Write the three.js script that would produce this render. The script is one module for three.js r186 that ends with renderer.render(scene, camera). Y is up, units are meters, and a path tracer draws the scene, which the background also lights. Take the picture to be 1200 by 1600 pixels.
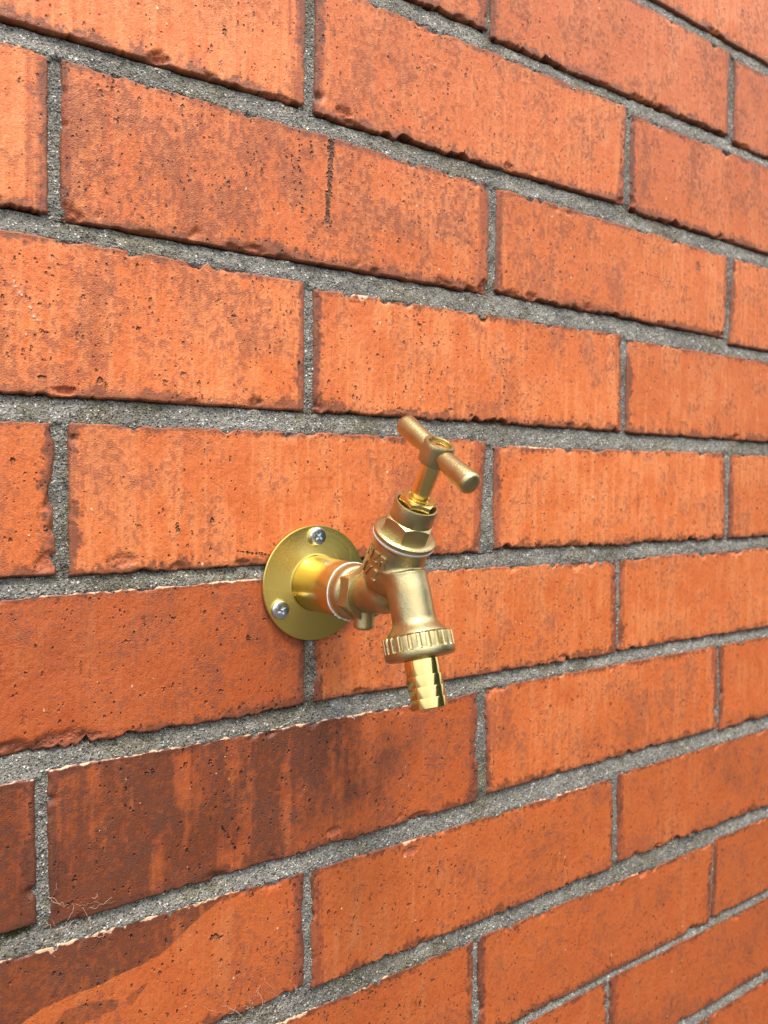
import * as THREE from 'three';
import { mergeGeometries, toCreasedNormals, mergeVertices } from 'three/addons/utils/BufferGeometryUtils.js';
import { TextGeometry } from 'three/addons/geometries/TextGeometry.js';
import { FontLoader } from 'three/addons/loaders/FontLoader.js';
import { Brush, Evaluator, SUBTRACTION, INTERSECTION } from 'three-bvh-csg';

// ---------------------------------------------------------------- camera, sky, sun, exposure
const scene = new THREE.Scene();
const H0 = 0.75;                                   // height of the tap's wall plate above the paving
const YAW = -0.5992, PITCH = -0.0392, ROLL = 0.0106, FPX = 1220;
const CAM = [-0.1951, H0 + 0.0520, 0.3491];        // the wall's face is z = 0, x runs along it, the plate centre is (0, H0, 0)
const camera = new THREE.PerspectiveCamera(2 * Math.atan(800 / FPX) * 180 / Math.PI, 0.75, 0.02, 400);
camera.position.set(...CAM);
camera.rotation.set(PITCH, YAW, ROLL, 'YXZ');
camera.focus = 0.36;
camera.userData.fStop = 13;

const renderer = new THREE.WebGLRenderer({ antialias: true });
renderer.toneMapping = THREE.LinearToneMapping;
renderer.toneMappingExposure = 2.2;
renderer.shadowMap.enabled = true;

{                                                   // bright overcast sky
  const W = 512, H = 256, d = new Float32Array(W * H * 4);
  const cl = (x, y, z, f) => Math.sin(x * f + 1.3 * Math.sin(z * f * .7)) * Math.sin(z * f * 1.1 + 1.7 * Math.sin(y * f * .8 + x));
  for (let j = 0; j < H; j++) for (let i = 0; i < W; i++) {
    const el = ((j + .5) / H - .5) * Math.PI, az = (i + .5) / W * 2 * Math.PI, s = Math.sin(el);
    const x = Math.cos(az) * Math.cos(el), z = Math.sin(az) * Math.cos(el);
    const base = s > 0 ? 0.50 + 0.80 * s : 0.25;
    const m = 1 + .10 * cl(x, s, z, 3.1) + .06 * cl(x, s, z, 7.3);
    const L = base * m * 1.0, o = (j * W + i) * 4;
    d[o] = L * 0.98; d[o + 1] = L; d[o + 2] = L * 1.05; d[o + 3] = 1;
  }
  const t = new THREE.DataTexture(d, W, H, THREE.RGBAFormat, THREE.FloatType);
  t.mapping = THREE.EquirectangularReflectionMapping; t.magFilter = THREE.LinearFilter; t.needsUpdate = true;
  scene.background = t; scene.environment = t;
}
const sun = new THREE.DirectionalLight(0xfff1dd, 1.5);
sun.position.set(-0.35, H0 + 2.6, 1.25); sun.target.position.set(0.1, H0, 0);
sun.castShadow = true; sun.shadow.radius = 30; sun.shadow.mapSize.set(2048, 2048);
Object.assign(sun.shadow.camera, { left: -1.5, right: 1.5, top: 1.5, bottom: -1.5, near: .1, far: 8 });
scene.add(sun, sun.target);

// ---------------------------------------------------------------- helpers
function rng(a) { return () => { a |= 0; a = a + 0x6D2B79F5 | 0; let t = Math.imul(a ^ a >>> 15, 1 | a); t = t + Math.imul(t ^ t >>> 7, 61 | t) ^ t; return ((t ^ t >>> 14) >>> 0) / 4294967296; }; }
const PERM = new Uint16Array(512 * 2), VAL = new Float32Array(512);
{
  const r = rng(77), p = [...Array(512).keys()];
  for (let i = 511; i > 0; i--) { const j = (r() * (i + 1)) | 0; [p[i], p[j]] = [p[j], p[i]]; }
  for (let i = 0; i < 1024; i++) PERM[i] = p[i & 511];
  for (let i = 0; i < 512; i++) VAL[i] = r() * 2 - 1;
}
function vn(x, y) {
  const xi = Math.floor(x), yi = Math.floor(y), fx = x - xi, fy = y - yi;
  const u = fx * fx * (3 - 2 * fx), v = fy * fy * (3 - 2 * fy), a = PERM[xi & 511], b = PERM[(xi + 1) & 511], y0 = yi & 511, y1 = (yi + 1) & 511;
  const p = VAL[PERM[a + y0]], q = VAL[PERM[b + y0]], r = VAL[PERM[a + y1]], s = VAL[PERM[b + y1]];
  const l = p + (q - p) * u, m = r + (s - r) * u;
  return l + (m - l) * v;
}
function fbm(x, y, o) { let s = 0, a = .55; for (let i = 0; i < o; i++) { s += a * vn(x, y); x = x * 2.03 + 17.3; y = y * 2.03 + 5.7; a *= .52; } return s; }
const clamp = (x, a = 0, b = 1) => x < a ? a : x > b ? b : x;
const sst = (a, b, x) => { const t = clamp((x - a) / (b - a)); return t * t * (3 - 2 * t); };
const mix = (a, b, t) => a + (b - a) * t;
const toS = (c) => { c = clamp(c); return 255 * (c <= .0031308 ? c * 12.92 : 1.055 * Math.pow(c, 1 / 2.4) - .055); };
const SRGB = new Uint8Array(4097); for (let i = 0; i <= 4096; i++) SRGB[i] = toS(i / 4096) + .5;

const camR = new THREE.Matrix4().makeRotationFromEuler(new THREE.Euler(PITCH, YAW, ROLL, 'YXZ'));
function onWall(px, py) {                           // where a line of sight meets the wall's face, mm from the plate centre
  const d = new THREE.Vector3((px - 600) / FPX, -(py - 800) / FPX, -1).applyMatrix4(camR), t = -CAM[2] / d.z;
  return [(CAM[0] + d.x * t) * 1000, (CAM[1] - H0 + d.y * t) * 1000];
}
const names = {};
const numbered = (n) => { const k = names[n] = (names[n] ?? -1) + 1; return k ? n + '_' + String(k).padStart(3, '0') : n; };
function add(parent, name, geo, mat, extra) {
  const m = new THREE.Mesh(geo, mat); m.name = name; m.castShadow = m.receiveShadow = true;
  if (extra) Object.assign(m.userData, extra);
  parent.add(m); return m;
}
function tex(data, W, H, srgb, n = 4) {
  const t = new THREE.DataTexture(data, W, H, n === 4 ? THREE.RGBAFormat : THREE.RedFormat, THREE.UnsignedByteType);
  t.magFilter = THREE.LinearFilter; t.minFilter = THREE.LinearMipmapLinearFilter; t.generateMipmaps = true;
  t.wrapS = t.wrapT = THREE.RepeatWrapping; if (srgb) t.colorSpace = THREE.SRGBColorSpace; t.needsUpdate = true; return t;
}

// ---------------------------------------------------------------- paving
{
  const W = 512, c = new Uint8Array(W * W * 4), r = rng(5);
  for (let y = 0; y < W; y++) for (let x = 0; x < W; x++) {
    const v = .06 * (1 + .3 * fbm(x * .02, y * .02, 4) + .25 * (r() - .5)), o = (y * W + x) * 4;
    c[o] = toS(v * 1.04); c[o + 1] = toS(v); c[o + 2] = toS(v * .94); c[o + 3] = 255;
  }
  const t = tex(c, W, W, true); t.repeat.set(300, 300);
  const g = new THREE.PlaneGeometry(300, 300); g.rotateX(-Math.PI / 2);
  const m = add(scene, 'pavement', g, new THREE.MeshStandardMaterial({ map: t, roughness: .92 }));
  m.userData = { kind: 'structure', label: 'grey paved ground at the foot of the brick wall', category: 'pavement' };
}

// added dark hedging out of view at right, for the brass to mirror
{
  const g = new THREE.BoxGeometry(.9, 1.9, 5.4, 26, 50, 130), p = g.attributes.position;
  for (let i = 0; i < p.count; i++) { const x = p.getX(i), y = p.getY(i), z = p.getZ(i), q = 1 + .10 * fbm(z * 2.1, y * 2.3, 4) + .12 * fbm(z * 7 + x * 5, y * 7, 3); p.setXYZ(i, x * q + .03 * vn(y * 20, z * 20), y * (1 + .04 * fbm(z * 3, x * 3, 3)), z + .06 * vn(x * 11, y * 11)); }
  g.computeVertexNormals(); g.translate(2.15, .95, 3.6);
  const h = add(scene, 'added_hedge', g, new THREE.MeshStandardMaterial({ color: new THREE.Color().setRGB(.028, .042, .018), roughness: .9 }));
  h.userData = { label: 'unseen dark green hedging added out of frame for the brass to mirror', category: 'added_hedge' };
}

// ---------------------------------------------------------------- the brick wall
// Brick outlines measured on the wall's face, mm from the plate centre: TL, TR, BR, BL; then tone (1 = the usual orange; paler upper and darker lower rows partly imitate light falling off downwards), mottling, redness
const ROWS = {
  '-1': [[2, 446, 235.5, 446, 235.5, 382.5, 2, 382, 1, .3, 0], [241.5, 446, 478, 446, 479, 383.7, 241, 382.8, 1.02, .35, 0]],
  0: [[-120, 374, 111.5, 374.5, 112.3, 313.5, -121, 310.5, 1, .45, 0], [115.8, 375, 351.6, 375, 352.9, 314.2, 115.3, 310.1, .97, .5, .1], [359.3, 372.6, 594, 374, 595, 311, 359.8, 311.2, .9, .4, .15]],
  1: [[-242, 300, -6.9, 300, -7.2, 238.1, -242, 232.5, 1.12, .2, 0], [-.4, 300, 235.8, 303.4, 235.4, 239.8, -.7, 235.5, 1.02, .5, 0], [241.9, 300.4, 476, 305, 478, 237.4, 242.1, 237.3, .95, .6, .1]],
  2: [[-362, 224.5, -126.4, 225.4, -127.1, 161.1, -362, 162, 1.12, .2, 0], [-120.5, 225.4, 115.1, 226, 115.9, 163.5, -120.8, 160.4, 1.04, .74, .04], [122.1, 225.7, 356.4, 225, 357.6, 164.5, 121.9, 165.2, 1, .5, 0], [364.5, 225.2, 600, 226, 600, 161, 362.9, 160.2, 1.02, .3, 0]],
  3: [[-242, 152, -6.6, 150.8, -6.1, 87.4, -242, 86.5, 1.12, .55, 0], [-.7, 148.5, 235.8, 152.6, 238, 88.1, -.2, 87.7, 1.06, .5, 0], [242.6, 149.9, 479, 152, 480, 87.5, 244.1, 87.5, .98, .5, .05]],
  4: [[-361, 77, -125.3, 74.7, -124.4, 11.5, -361, 11, 1.02, .4, .1], [-118.2, 75, 116.2, 77, 111.6, 11, -118.3, 10.6, 1.04, .5, .05], [122.9, 73.4, 361, 76.5, 362.4, 10.9, 124.7, 12, 1.06, .35, 0], [367.9, 75.7, 604, 75.6, 606, 10.4, 369.3, 11.1, 1, .4, 0]],
  5: [[-243, 1, -5.5, 3.6, -4.6, -62.6, -243, -62.8, .90, .45, .55], [.8, 2.5, 235.7, -.8, 237.9, -63.6, 1.4, -61.9, 1, .35, .05], [240.4, .3, 477, 1, 478, -64.2, 240.5, -63, 1, .35, .05]],
  6: [[-369, -73, -133.5, -74.5, -132.9, -136.5, -369, -139, .8, .5, 0.44], [-127.2, -72, 111.8, -73.6, 114, -139, -126.8, -139.8, .85, .5, 0.44], [119.3, -71.6, 356.2, -72.7, 359.2, -137.3, 122.2, -136.8, 1, .45, 0.19], [361.2, -72.3, 597, -72.2, 600, -140, 364.4, -139.2, .98, .3, 0.24]],
  7: [[-241, -147.6, -4.4, -149.9, -3.9, -211, -241, -212.6, 0.87, .3, 0.29], [.6, -150.6, 236.8, -151.7, 238.9, -214.4, 1.1, -214, 0.87, .35, 0.24], [243.5, -149.9, 480, -150.4, 482, -217, 245, -212.5, 0.87, .35, 0.24]],
  8: [[-125, -225.2, 112.2, -225, 112.2, -288, -125, -288, 0.83, .4, 0.29], [117.3, -224.6, 359.1, -228.1, 356.9, -290.3, 118, -288.6, 0.86, .3, 0.29], [361.2, -225.9, 597, -226, 597, -290.1, 359.9, -288.6, 0.83, .3, 0.29]],
  9: [[0, -295, 236.8, -294.5, 235.8, -357, 0, -357, 0.83, .4, 0.34], [240.2, -294, 478, -296.5, 480, -360, 240, -357, 0.83, .4, 0.34]],
  10: [[120, -368, 355, -367.5, 355, -430, 120, -430, 0.83, .4, 0.34], [358.5, -367.7, 595, -368.5, 595, -431, 358.5, -431, 0.83, .4, 0.34]],
};
const P2 = (list) => list.map(([x, y, ...r]) => [...onWall(x, y), ...r]);
// broken places seen on the photograph: pixel, half width and half height in mm, depth in mm
const CHIPS = P2([[100, 1158, 15, 5, 1.6], [20, 1172, 14, 4, 2], [108, 336, 7, 4, 2.2], [758, 452, 5, 6, 3.5], [655, 1277, 8, 3, 2.2], [72, 880, 6, 5, 1.6], [100, 611, 5, 2.2, 2], [918, 482, 4, 5, 2], [800, 462, 5, 4, 1.6], [830, 466, 5, 4, 1.6], [190, 876, 8, 3.5, 1.2], [300, 640, 5, 2, 1.5],
  [985, 318, 4, 5, 1.8], [205, 664, 6, 3.5, .8], [535, 176, 5, 3, 1.6], [440, 158, 12, 3, 1.2], [250, 90, 5, 2.5, 1.8], [795, 262, 4, 3, 1.5], [400, 390, 6, 3, 1.5], [742, 285, 4, 3, 1.2], [970, 315, 4, 4, 2.5], [545, 458, 4, 2.5, .9], [882, 1027, 5, 2, 1.6], [640, 1330, 6, 2.5, 1], [805, 1240, 7, 2.5, 1], [455, 1568, 5, 3, 1.5], [1085, 820, 3, 2, 1], [520, 1300, 5, 2, 1.4]]);
function chipAt(x, y) {                             // depth taken out, and how fresh the broken face is
  let z = 0;
  for (const [cx, cy, rx, ry, dp] of CHIPS) {
    const ux = (x - cx) / rx, uy = (y - cy) / ry;
    if (ux * ux + uy * uy > 2.6) continue;
    const q = Math.sqrt(ux * ux + uy * uy) + .38 * fbm(x * .22 + cx, y * .22 + cy, 3);
    if (q < 1) z = Math.max(z, dp * Math.min(1, (1 - q) * 2.6) * (.8 + .35 * vn(x * .5, y * .5)));
  }
  return z;
}
// marks: pixel, half width, half height (mm), darkness, height change
const MARKS = P2([[277, 825, 1.1, 2.6, .75, -.5], [300, 833, .7, 1.4, .5, -.3], [1090, 416, 2.6, 4.6, .55, -.3], [1093, 420, 1.2, 3, .6, -.3], [1115, 500, 1, 4.5, .5, -.4], [1065, 450, 1.2, 1.5, .6, -.3], [917, 422, .9, 1, .8, -.5], [860, 1104, 1.1, 1.4, .7, -.5], [228, 1208, .9, .9, .9, -.8], [335, 1465, 2.6, 1.8, .55, -.5], [345, 1465, 1.2, 1.2, .4, -.4], [513, 1425, 1, 1.3, .7, -.4], [553, 1435, 1, 1.8, .5, -.3], [70, 72, 2.1, 1.9, .8, -.6], [350, 50, 1.2, 2.6, .6, -.4], [330, 75, .8, 2, .5, -.3], [345, 105, 1.4, 4.6, .35, -.1], [409, 270, .8, 3, .55, -.3], [1078, 640, .8, 9, .45, -.2], [1160, 20, 1.6, 4, .5, -.3], [388, 998, 1.3, 2, .6, -.3], [345, 1080, 1.3, .9, .6, -.4], [196, 1003, 2, .8, .5, -.3], [1142, 1060, .8, 2, .4, -.2], [745, 905, .8, .8, .5, -.3], [655, 508, 1.6, 1.4, .55, -.4], [590, 555, 1.3, .9, .5, -.3], [585, 520, .8, 1.4, .6, -.4], [690, 585, .7, 1.8, .55, -.4], [671, 584, .7, 1.4, .6, -.4],
  [704, 640, 2, 1.4, .5, -.3], [737, 650, 2, 1.4, .5, -.3], [625, 640, 3, 1.2, .4, -.2], [365, 495, 1.4, 1, .7, -.5], [215, 515, .8, 1.6, .6, -.4], [235, 470, 1.2, 1.4, .5, -.3], [156, 595, 1.5, 1.4, .5, -.4], [310, 600, 1, 1.5, .5, -.3], [258, 598, 1.4, 1.6, .45, -.3], [70, 520, 2.4, 1, .5, -.3], [65, 590, 2, 1.2, .5, -.3], [850, 440, 1, 1, .5, -.3], [972, 33, 1.2, 1.4, .6, -.4], [915, 65, 1, 3, .4, -.2], [903, 85, 1.4, 1.4, .5, -.3], [699, 188, 1, 1.4, .4, -.2], [795, 215, 1, 1, .4, -.2], [980, 1210, .8, 1, .5, -.3], [625, 1218, 1.1, 1.1, .5, -.3]]);
{                                                   // drag lines: rows of small torn pits
  const r = rng(9);
  const run = (x0, y0, x1, y1, n, w, dk) => { for (let i = 0; i < n; i++) { const t = (i + r() * .8) / n; const [x, y] = onWall(mix(x0, x1, t) + (r() - .5) * 3, mix(y0, y1, t)); MARKS.push([x, y, w * (.5 + r()), w * (.8 + 1.6 * r()), dk * (.5 + .6 * r()), -.5]); } };
  run(466, 205, 472, 340, 15, .6, .6); run(484, 220, 488, 250, 6, .6, .5); run(518, 216, 511, 350, 40, 1.25, .5); run(521, 216, 514, 300, 24, .7, .75); run(511, 300, 512, 350, 14, .8, .75); run(1000, 425, 1055, 443, 12, .5, .6); run(370, 862, 420, 868, 16, .45, .9); run(20, 440, 60, 505, 9, .6, -.8); run(650, 470, 660, 545, 10, .5, .6); run(785, 530, 790, 640, 12, .6, .5); run(455, 240, 462, 300, 8, .5, .5); run(983, 1180, 988, 1300, 8, .4, .4); run(345, 1290, 370, 1330, 12, .5, .7);
}
const LIME = P2([[150, 1188, 50, .8], [300, 1165, 40, .7], [470, 1125, 60, 1.2], [560, 1108, 50, 1.1], [680, 1092, 20, .7], [100, 925, 40, .7], [215, 918, 40, .8], [350, 905, 30, .8], [60, 1478, 30, 1.9], [130, 1462, 30, 2.1], [200, 1440, 30, 1.5], [300, 1412, 30, 1.2], [420, 1378, 40, .9], [500, 1548, 30, 1.4], [450, 1585, 30, 1.6], [560, 1530, 20, 1.1], [700, 1330, 30, .7], [880, 1248, 30, .6], [1010, 1330, 25, .7], [640, 1338, 14, 1.4], [985, 1360, 30, .6], [850, 705, 25, .7], [560, 460, 6, 2.8]]);
const cross = (p, x, y) => { let c = false; for (let i = 0, j = p.length - 1; i < p.length; j = i++) if ((p[i][1] > y) !== (p[j][1] > y) && x < (p[j][0] - p[i][0]) * (y - p[i][1]) / (p[j][1] - p[i][1]) + p[i][0]) c = !c; return c; };
const DAMP_A = P2([[-200, 1400], [350, 1360], [352, 1400], [318, 1430], [292, 1453], [262, 1485], [232, 1503], [190, 1522], [150, 1542], [110, 1556], [70, 1574], [30, 1602], [-200, 1700]]);
const DAMP_B = P2([[85, 1602], [100, 1580], [140, 1566], [185, 1562], [180, 1578], [150, 1590], [125, 1604]]);
const DAMP_C = P2([[196, 1560], [225, 1540], [232, 1536], [222, 1552], [206, 1572], [198, 1570]]);
const dampStreak = (x, y) => sst(-.12, .62, fbm(x * .085 + 3 + .5 * vn(y * .03, x * .05), y * .011, 3) + .45 * fbm(x * .28, y * .025, 3) + .22 * fbm(x * .3, y * .3, 3));
function damp(k, b, x, y) {                         // dried-in dark stain on the low left bricks
  const w = 1.1 * fbm(x * .25, y * .25, 3), v = .6 * fbm(x * .25 + 40, y * .25, 3);
  const g = fbm(x * .05, y * .035, 4);
  if (k === 7 && b === 0) {
    const st = dampStreak(x + 31, y);
    if (cross(DAMP_A, x + w, y + v)) return (1.0 - .5 * sst(.5, 1, st)) * (.95 + .25 * g);
    if (cross(DAMP_B, x + w, y + v) || cross(DAMP_C, x + w, y + v)) return .6;
    return 0;
  }
  if (k === 6 && b === 1) {
    const st = dampStreak(x, y), edge = sst(72, 8, x + 22 * fbm(y * .04, x * .02, 3) + 16 * st);
    const low = sst(-150, -112, y - (x + 127) * .055 + 5 * g);           // clearer along the lower right edge
    return clamp((.98 - .72 * st + .4 * g) * edge * mix(.35 + .65 * sst(10, -40, x), 1, low) + .16 * sst(.1, .5, g));
  }
  if (k === 6 && b === 0) return clamp(.85 - .7 * dampStreak(x + 6, y) + .3 * g);
  if (k === 5 && b === 0) return .16 * sst(.0, .5, g) + .1;
  return 0;
}
const TEXW = 2048, PPM = 4.2, LINE = 300, TEXH = LINE * 2;
const brickMats = {}, brickUV = {};
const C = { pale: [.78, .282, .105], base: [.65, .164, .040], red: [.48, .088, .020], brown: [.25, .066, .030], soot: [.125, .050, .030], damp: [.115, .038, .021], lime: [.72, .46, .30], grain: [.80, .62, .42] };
function courseTexture(k) {
  const bricks = ROWS[k], col = new Float32Array(TEXW * TEXH * 3), hgt = new Float32Array(TEXW * TEXH), rgh = new Float32Array(TEXW * TEXH), r = rng(1000 + k * 31);
  brickUV[k] = [];
  bricks.forEach((q, b) => {
    const ox = (b % 2) * 1024 + 8, oy = (b >> 1) * LINE + 6, x0 = Math.min(q[0], q[6]) - 1.5, y0 = Math.min(q[5], q[7]) - 1.5;
    const x1 = Math.max(q[2], q[4]) + 1.5, y1 = Math.max(q[1], q[3]) + 1.5, pw = Math.min(1008, Math.ceil((x1 - x0) * PPM)), ph = Math.min(LINE - 8, Math.ceil((y1 - y0) * PPM));
    brickUV[k][b] = { ox, oy, x0, y0 };
    const [tone, mot, redd] = q.slice(8), sx = k * 53.7 + b * 91.3;
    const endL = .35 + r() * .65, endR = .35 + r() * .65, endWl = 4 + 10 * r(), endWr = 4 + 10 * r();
    for (let j = -6; j < ph + 2; j++) for (let i = -8; i < pw + 8; i++) {
      const x = x0 + i / PPM, y = y0 + j / PPM, X = x + sx, Y = y + sx * .7;
      const n1 = fbm(X * .016, Y * .022, 3), n2 = fbm(X * .075, Y * .06, 4), n3 = fbm(X * .55, Y * .45, 3), st = fbm(X * .42, Y * .022, 3), st2 = fbm(X * 1.3, Y * .12, 2), wn = r() - .5;
      const m = sst(-.12, .52, n1 * .42 + n2 * .62 + n3 * .50 + .10 * wn + (mot - .5) * .5);
      const pal = sst(-.15, .5, st * .6 + n2 * .45 - n1 * .3 + (tone - 1) * 1.6);
      const dk = m * (.35 + .55 * mot);
      let R = C.base[0], G = C.base[1], B = C.base[2];
      R = mix(R, C.pale[0], pal * .55); G = mix(G, C.pale[1], pal * .55); B = mix(B, C.pale[2], pal * .55);
      R = mix(R, C.red[0], clamp(redd + .25 * sst(.0, .6, -n2))); G = mix(G, C.red[1], clamp(redd + .25 * sst(.0, .6, -n2))); B = mix(B, C.red[2], clamp(redd + .25 * sst(0, .6, -n2)));
      R = mix(R, C.brown[0], dk * .7); G = mix(G, C.brown[1], dk * .7); B = mix(B, C.brown[2], dk * .7);
      // fine dark crust that sits in the skin of the clay
      const crust = sst(.12, .56, n3 + .5 * st2 + .3 * m - .05) * (.34 + .4 * mot * m);
      R = mix(R, C.brown[0], crust); G = mix(G, C.brown[1], crust); B = mix(B, C.brown[2], crust);
      // kiln-fired heads: darker skin at the brick's ends with a torn edge
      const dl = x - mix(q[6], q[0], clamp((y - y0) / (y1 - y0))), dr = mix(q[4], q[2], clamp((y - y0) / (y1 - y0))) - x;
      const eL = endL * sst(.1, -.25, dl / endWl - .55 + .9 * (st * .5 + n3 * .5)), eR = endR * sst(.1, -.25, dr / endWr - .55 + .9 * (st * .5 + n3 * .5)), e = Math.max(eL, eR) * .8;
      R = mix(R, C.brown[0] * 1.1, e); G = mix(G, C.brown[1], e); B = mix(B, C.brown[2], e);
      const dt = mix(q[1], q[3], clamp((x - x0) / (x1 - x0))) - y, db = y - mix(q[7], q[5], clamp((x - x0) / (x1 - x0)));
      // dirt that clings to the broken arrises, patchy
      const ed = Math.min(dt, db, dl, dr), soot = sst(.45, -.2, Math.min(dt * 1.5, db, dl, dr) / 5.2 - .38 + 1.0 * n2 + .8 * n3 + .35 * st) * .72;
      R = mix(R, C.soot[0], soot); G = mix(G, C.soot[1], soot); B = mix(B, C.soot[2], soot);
      const D = damp(k, b, x, y);
      if (D > 0) { const dd = clamp(D * (1 + .5 * n3)); R = mix(R, C.damp[0], dd * .84); G = mix(G, C.damp[1], dd * .84); B = mix(B, C.damp[2], dd * .84); }
      const ch = chipAt(x, y);
      if (ch > .15) { const f = .55 * sst(.15, .7, ch); R = mix(R, .42, f); G = mix(G, .12, f); B = mix(B, .06, f); }
      const f = (1 + .20 * n3 + .09 * st2 + .16 * wn) * mix(.93, 1.06, tone - .4) * tone;
      R *= f; G *= f; B *= f;
      for (const [lx, ly, lw, la] of LIME) if (dt < 6 && Math.abs(x - lx) < lw && Math.abs(y - ly) < 9) {
        const a = .75 * la * (1 - ((x - lx) / lw) ** 2) * (.9 + 2.4 * fbm(X * .3, Y * .2, 3)), v = sst(a, a - .7, dt + .5 * n3) * sst(-2, 0, dt + 1);
        R = mix(R, C.lime[0], v); G = mix(G, C.lime[1], v); B = mix(B, C.lime[2], v);
      }
      const o = (oy + j) * TEXW + ox + i;
      if (oy + j < 0 || oy + j >= TEXH) continue;
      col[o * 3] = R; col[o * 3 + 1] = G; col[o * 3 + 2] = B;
      hgt[o] = .66 + .06 * n2 + .05 * n3 + .04 * st2 + .04 * wn * (1 + m) - .05 * crust + (ch > .15 ? .09 * fbm(X * 1.2, Y * 1.2, 2) : 0);
      rgh[o] = clamp(.50 + .12 * n3 + .10 * m + .12 * e - .06 * D + (ch > .15 ? .2 : 0), .38, .95);
    }
    const stamp = (x, y, rx, ry, dk, dh, tint) => {
      const ci = (x - x0) * PPM, cj = (y - y0) * PPM, ax = rx * PPM, ay = ry * PPM;
      for (let j = Math.floor(cj - ay * 1.5); j <= cj + ay * 1.5; j++) for (let i = Math.floor(ci - ax * 1.5); i <= ci + ax * 1.5; i++) {
        if (j < 0 || i < 0 || j >= ph || i >= pw) continue;
        const d = Math.hypot((i - ci) / ax, (j - cj) / ay) + .45 * vn(i * .33 + x * 7, j * .33 + y * 3);
        const v = sst(1.05, .35, d); if (v <= 0) continue;
        const o = (oy + j) * TEXW + ox + i;
        if (tint) for (let c = 0; c < 3; c++) col[o * 3 + c] = mix(col[o * 3 + c], tint[c], v * dk);
        else { col[o * 3] *= 1 - dk * v * .86; col[o * 3 + 1] *= 1 - dk * v * .74; col[o * 3 + 2] *= 1 - dk * v * .62; }
        hgt[o] += dh * v;
        const rim = sst(.5, .9, d) * sst(1.35, 1, d); hgt[o] += Math.abs(dh) * .18 * rim;
      }
    };
    const area = 236 * 63, dens = .6 + .8 * r();
    for (let n = 0; n < area * .06 * dens; n++) {           // small torn pits
      const x = mix(x0, x1, r()), y = mix(y0, y1, r()), s = .15 + .5 * Math.pow(r(), 3);
      if (fbm(x * .03 + sx, y * .03, 2) + r() * .9 - .25 < 0) continue;
      stamp(x, y, s, s * (1 + 1.4 * r()), .25 + .55 * r(), -.10 - .16 * r());
    }
    for (let n = 0; n < 85 * dens; n++) { const s = .45 + .75 * Math.pow(r(), 2); stamp(mix(x0, x1, r()), mix(y0, y1, r()), s * (.6 + .4 * r()), s * (.8 + 1.1 * r()), .25 + .4 * r(), -.18 - .22 * r()); }
    for (let n = 0; n < 14; n++) { const s = .25 + .45 * Math.pow(r(), 3); stamp(mix(x0, x1, r()), mix(y0, y1, r()), s, s * (1 + .8 * r()), .85, .10, C.grain); }
    for (let n = 0; n < 9; n++) { const s = 1 + 2.6 * r(); stamp(mix(x0, x1, r()), mix(y0, y1, r()), s * .55, s * (1 + 1.5 * r()), .16 + .2 * r(), -.05); }
    for (const [mx, my, rx, ry, dk, dh] of MARKS) if (mx > x0 && mx < x1 && my > y0 && my < y1) dk < 0 ? stamp(mx, my, rx, ry, -dk, .1, [.72, .55, .45]) : stamp(mx, my, rx, ry, dk, dh);
  });
  const c8 = new Uint8Array(TEXW * TEXH * 4), d8 = new Uint8Array(TEXW * TEXH * 4);
  for (let o = 0; o < TEXW * TEXH; o++) {
    for (let c = 0; c < 3; c++) c8[o * 4 + c] = SRGB[(clamp(col[o * 3 + c]) * 4096) | 0];
    c8[o * 4 + 3] = 255; d8[o * 4] = clamp(hgt[o]) * 255; d8[o * 4 + 1] = clamp(rgh[o]) * 255; d8[o * 4 + 2] = 0; d8[o * 4 + 3] = 255;
  }
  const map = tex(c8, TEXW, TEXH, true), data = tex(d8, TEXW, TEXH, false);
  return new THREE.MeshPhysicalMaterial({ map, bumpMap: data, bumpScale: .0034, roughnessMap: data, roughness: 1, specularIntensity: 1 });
}
function spread(L, fine, edge, coarse) {            // grid lines, closer together near both ends
  const a = []; let p = 0; while (p < edge && p < L / 2) { a.push(p); p += fine; }
  const n = Math.max(2, Math.round((L - 2 * edge) / coarse)), e0 = p, e1 = L - p;
  for (let i = 0; i <= n; i++) a.push(mix(e0, e1, i / n));
  const tail = a.filter((v) => v < e0 - 1e-6).map((v) => L - v).reverse();
  return a.concat(tail).map((v) => v / L);
}
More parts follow.
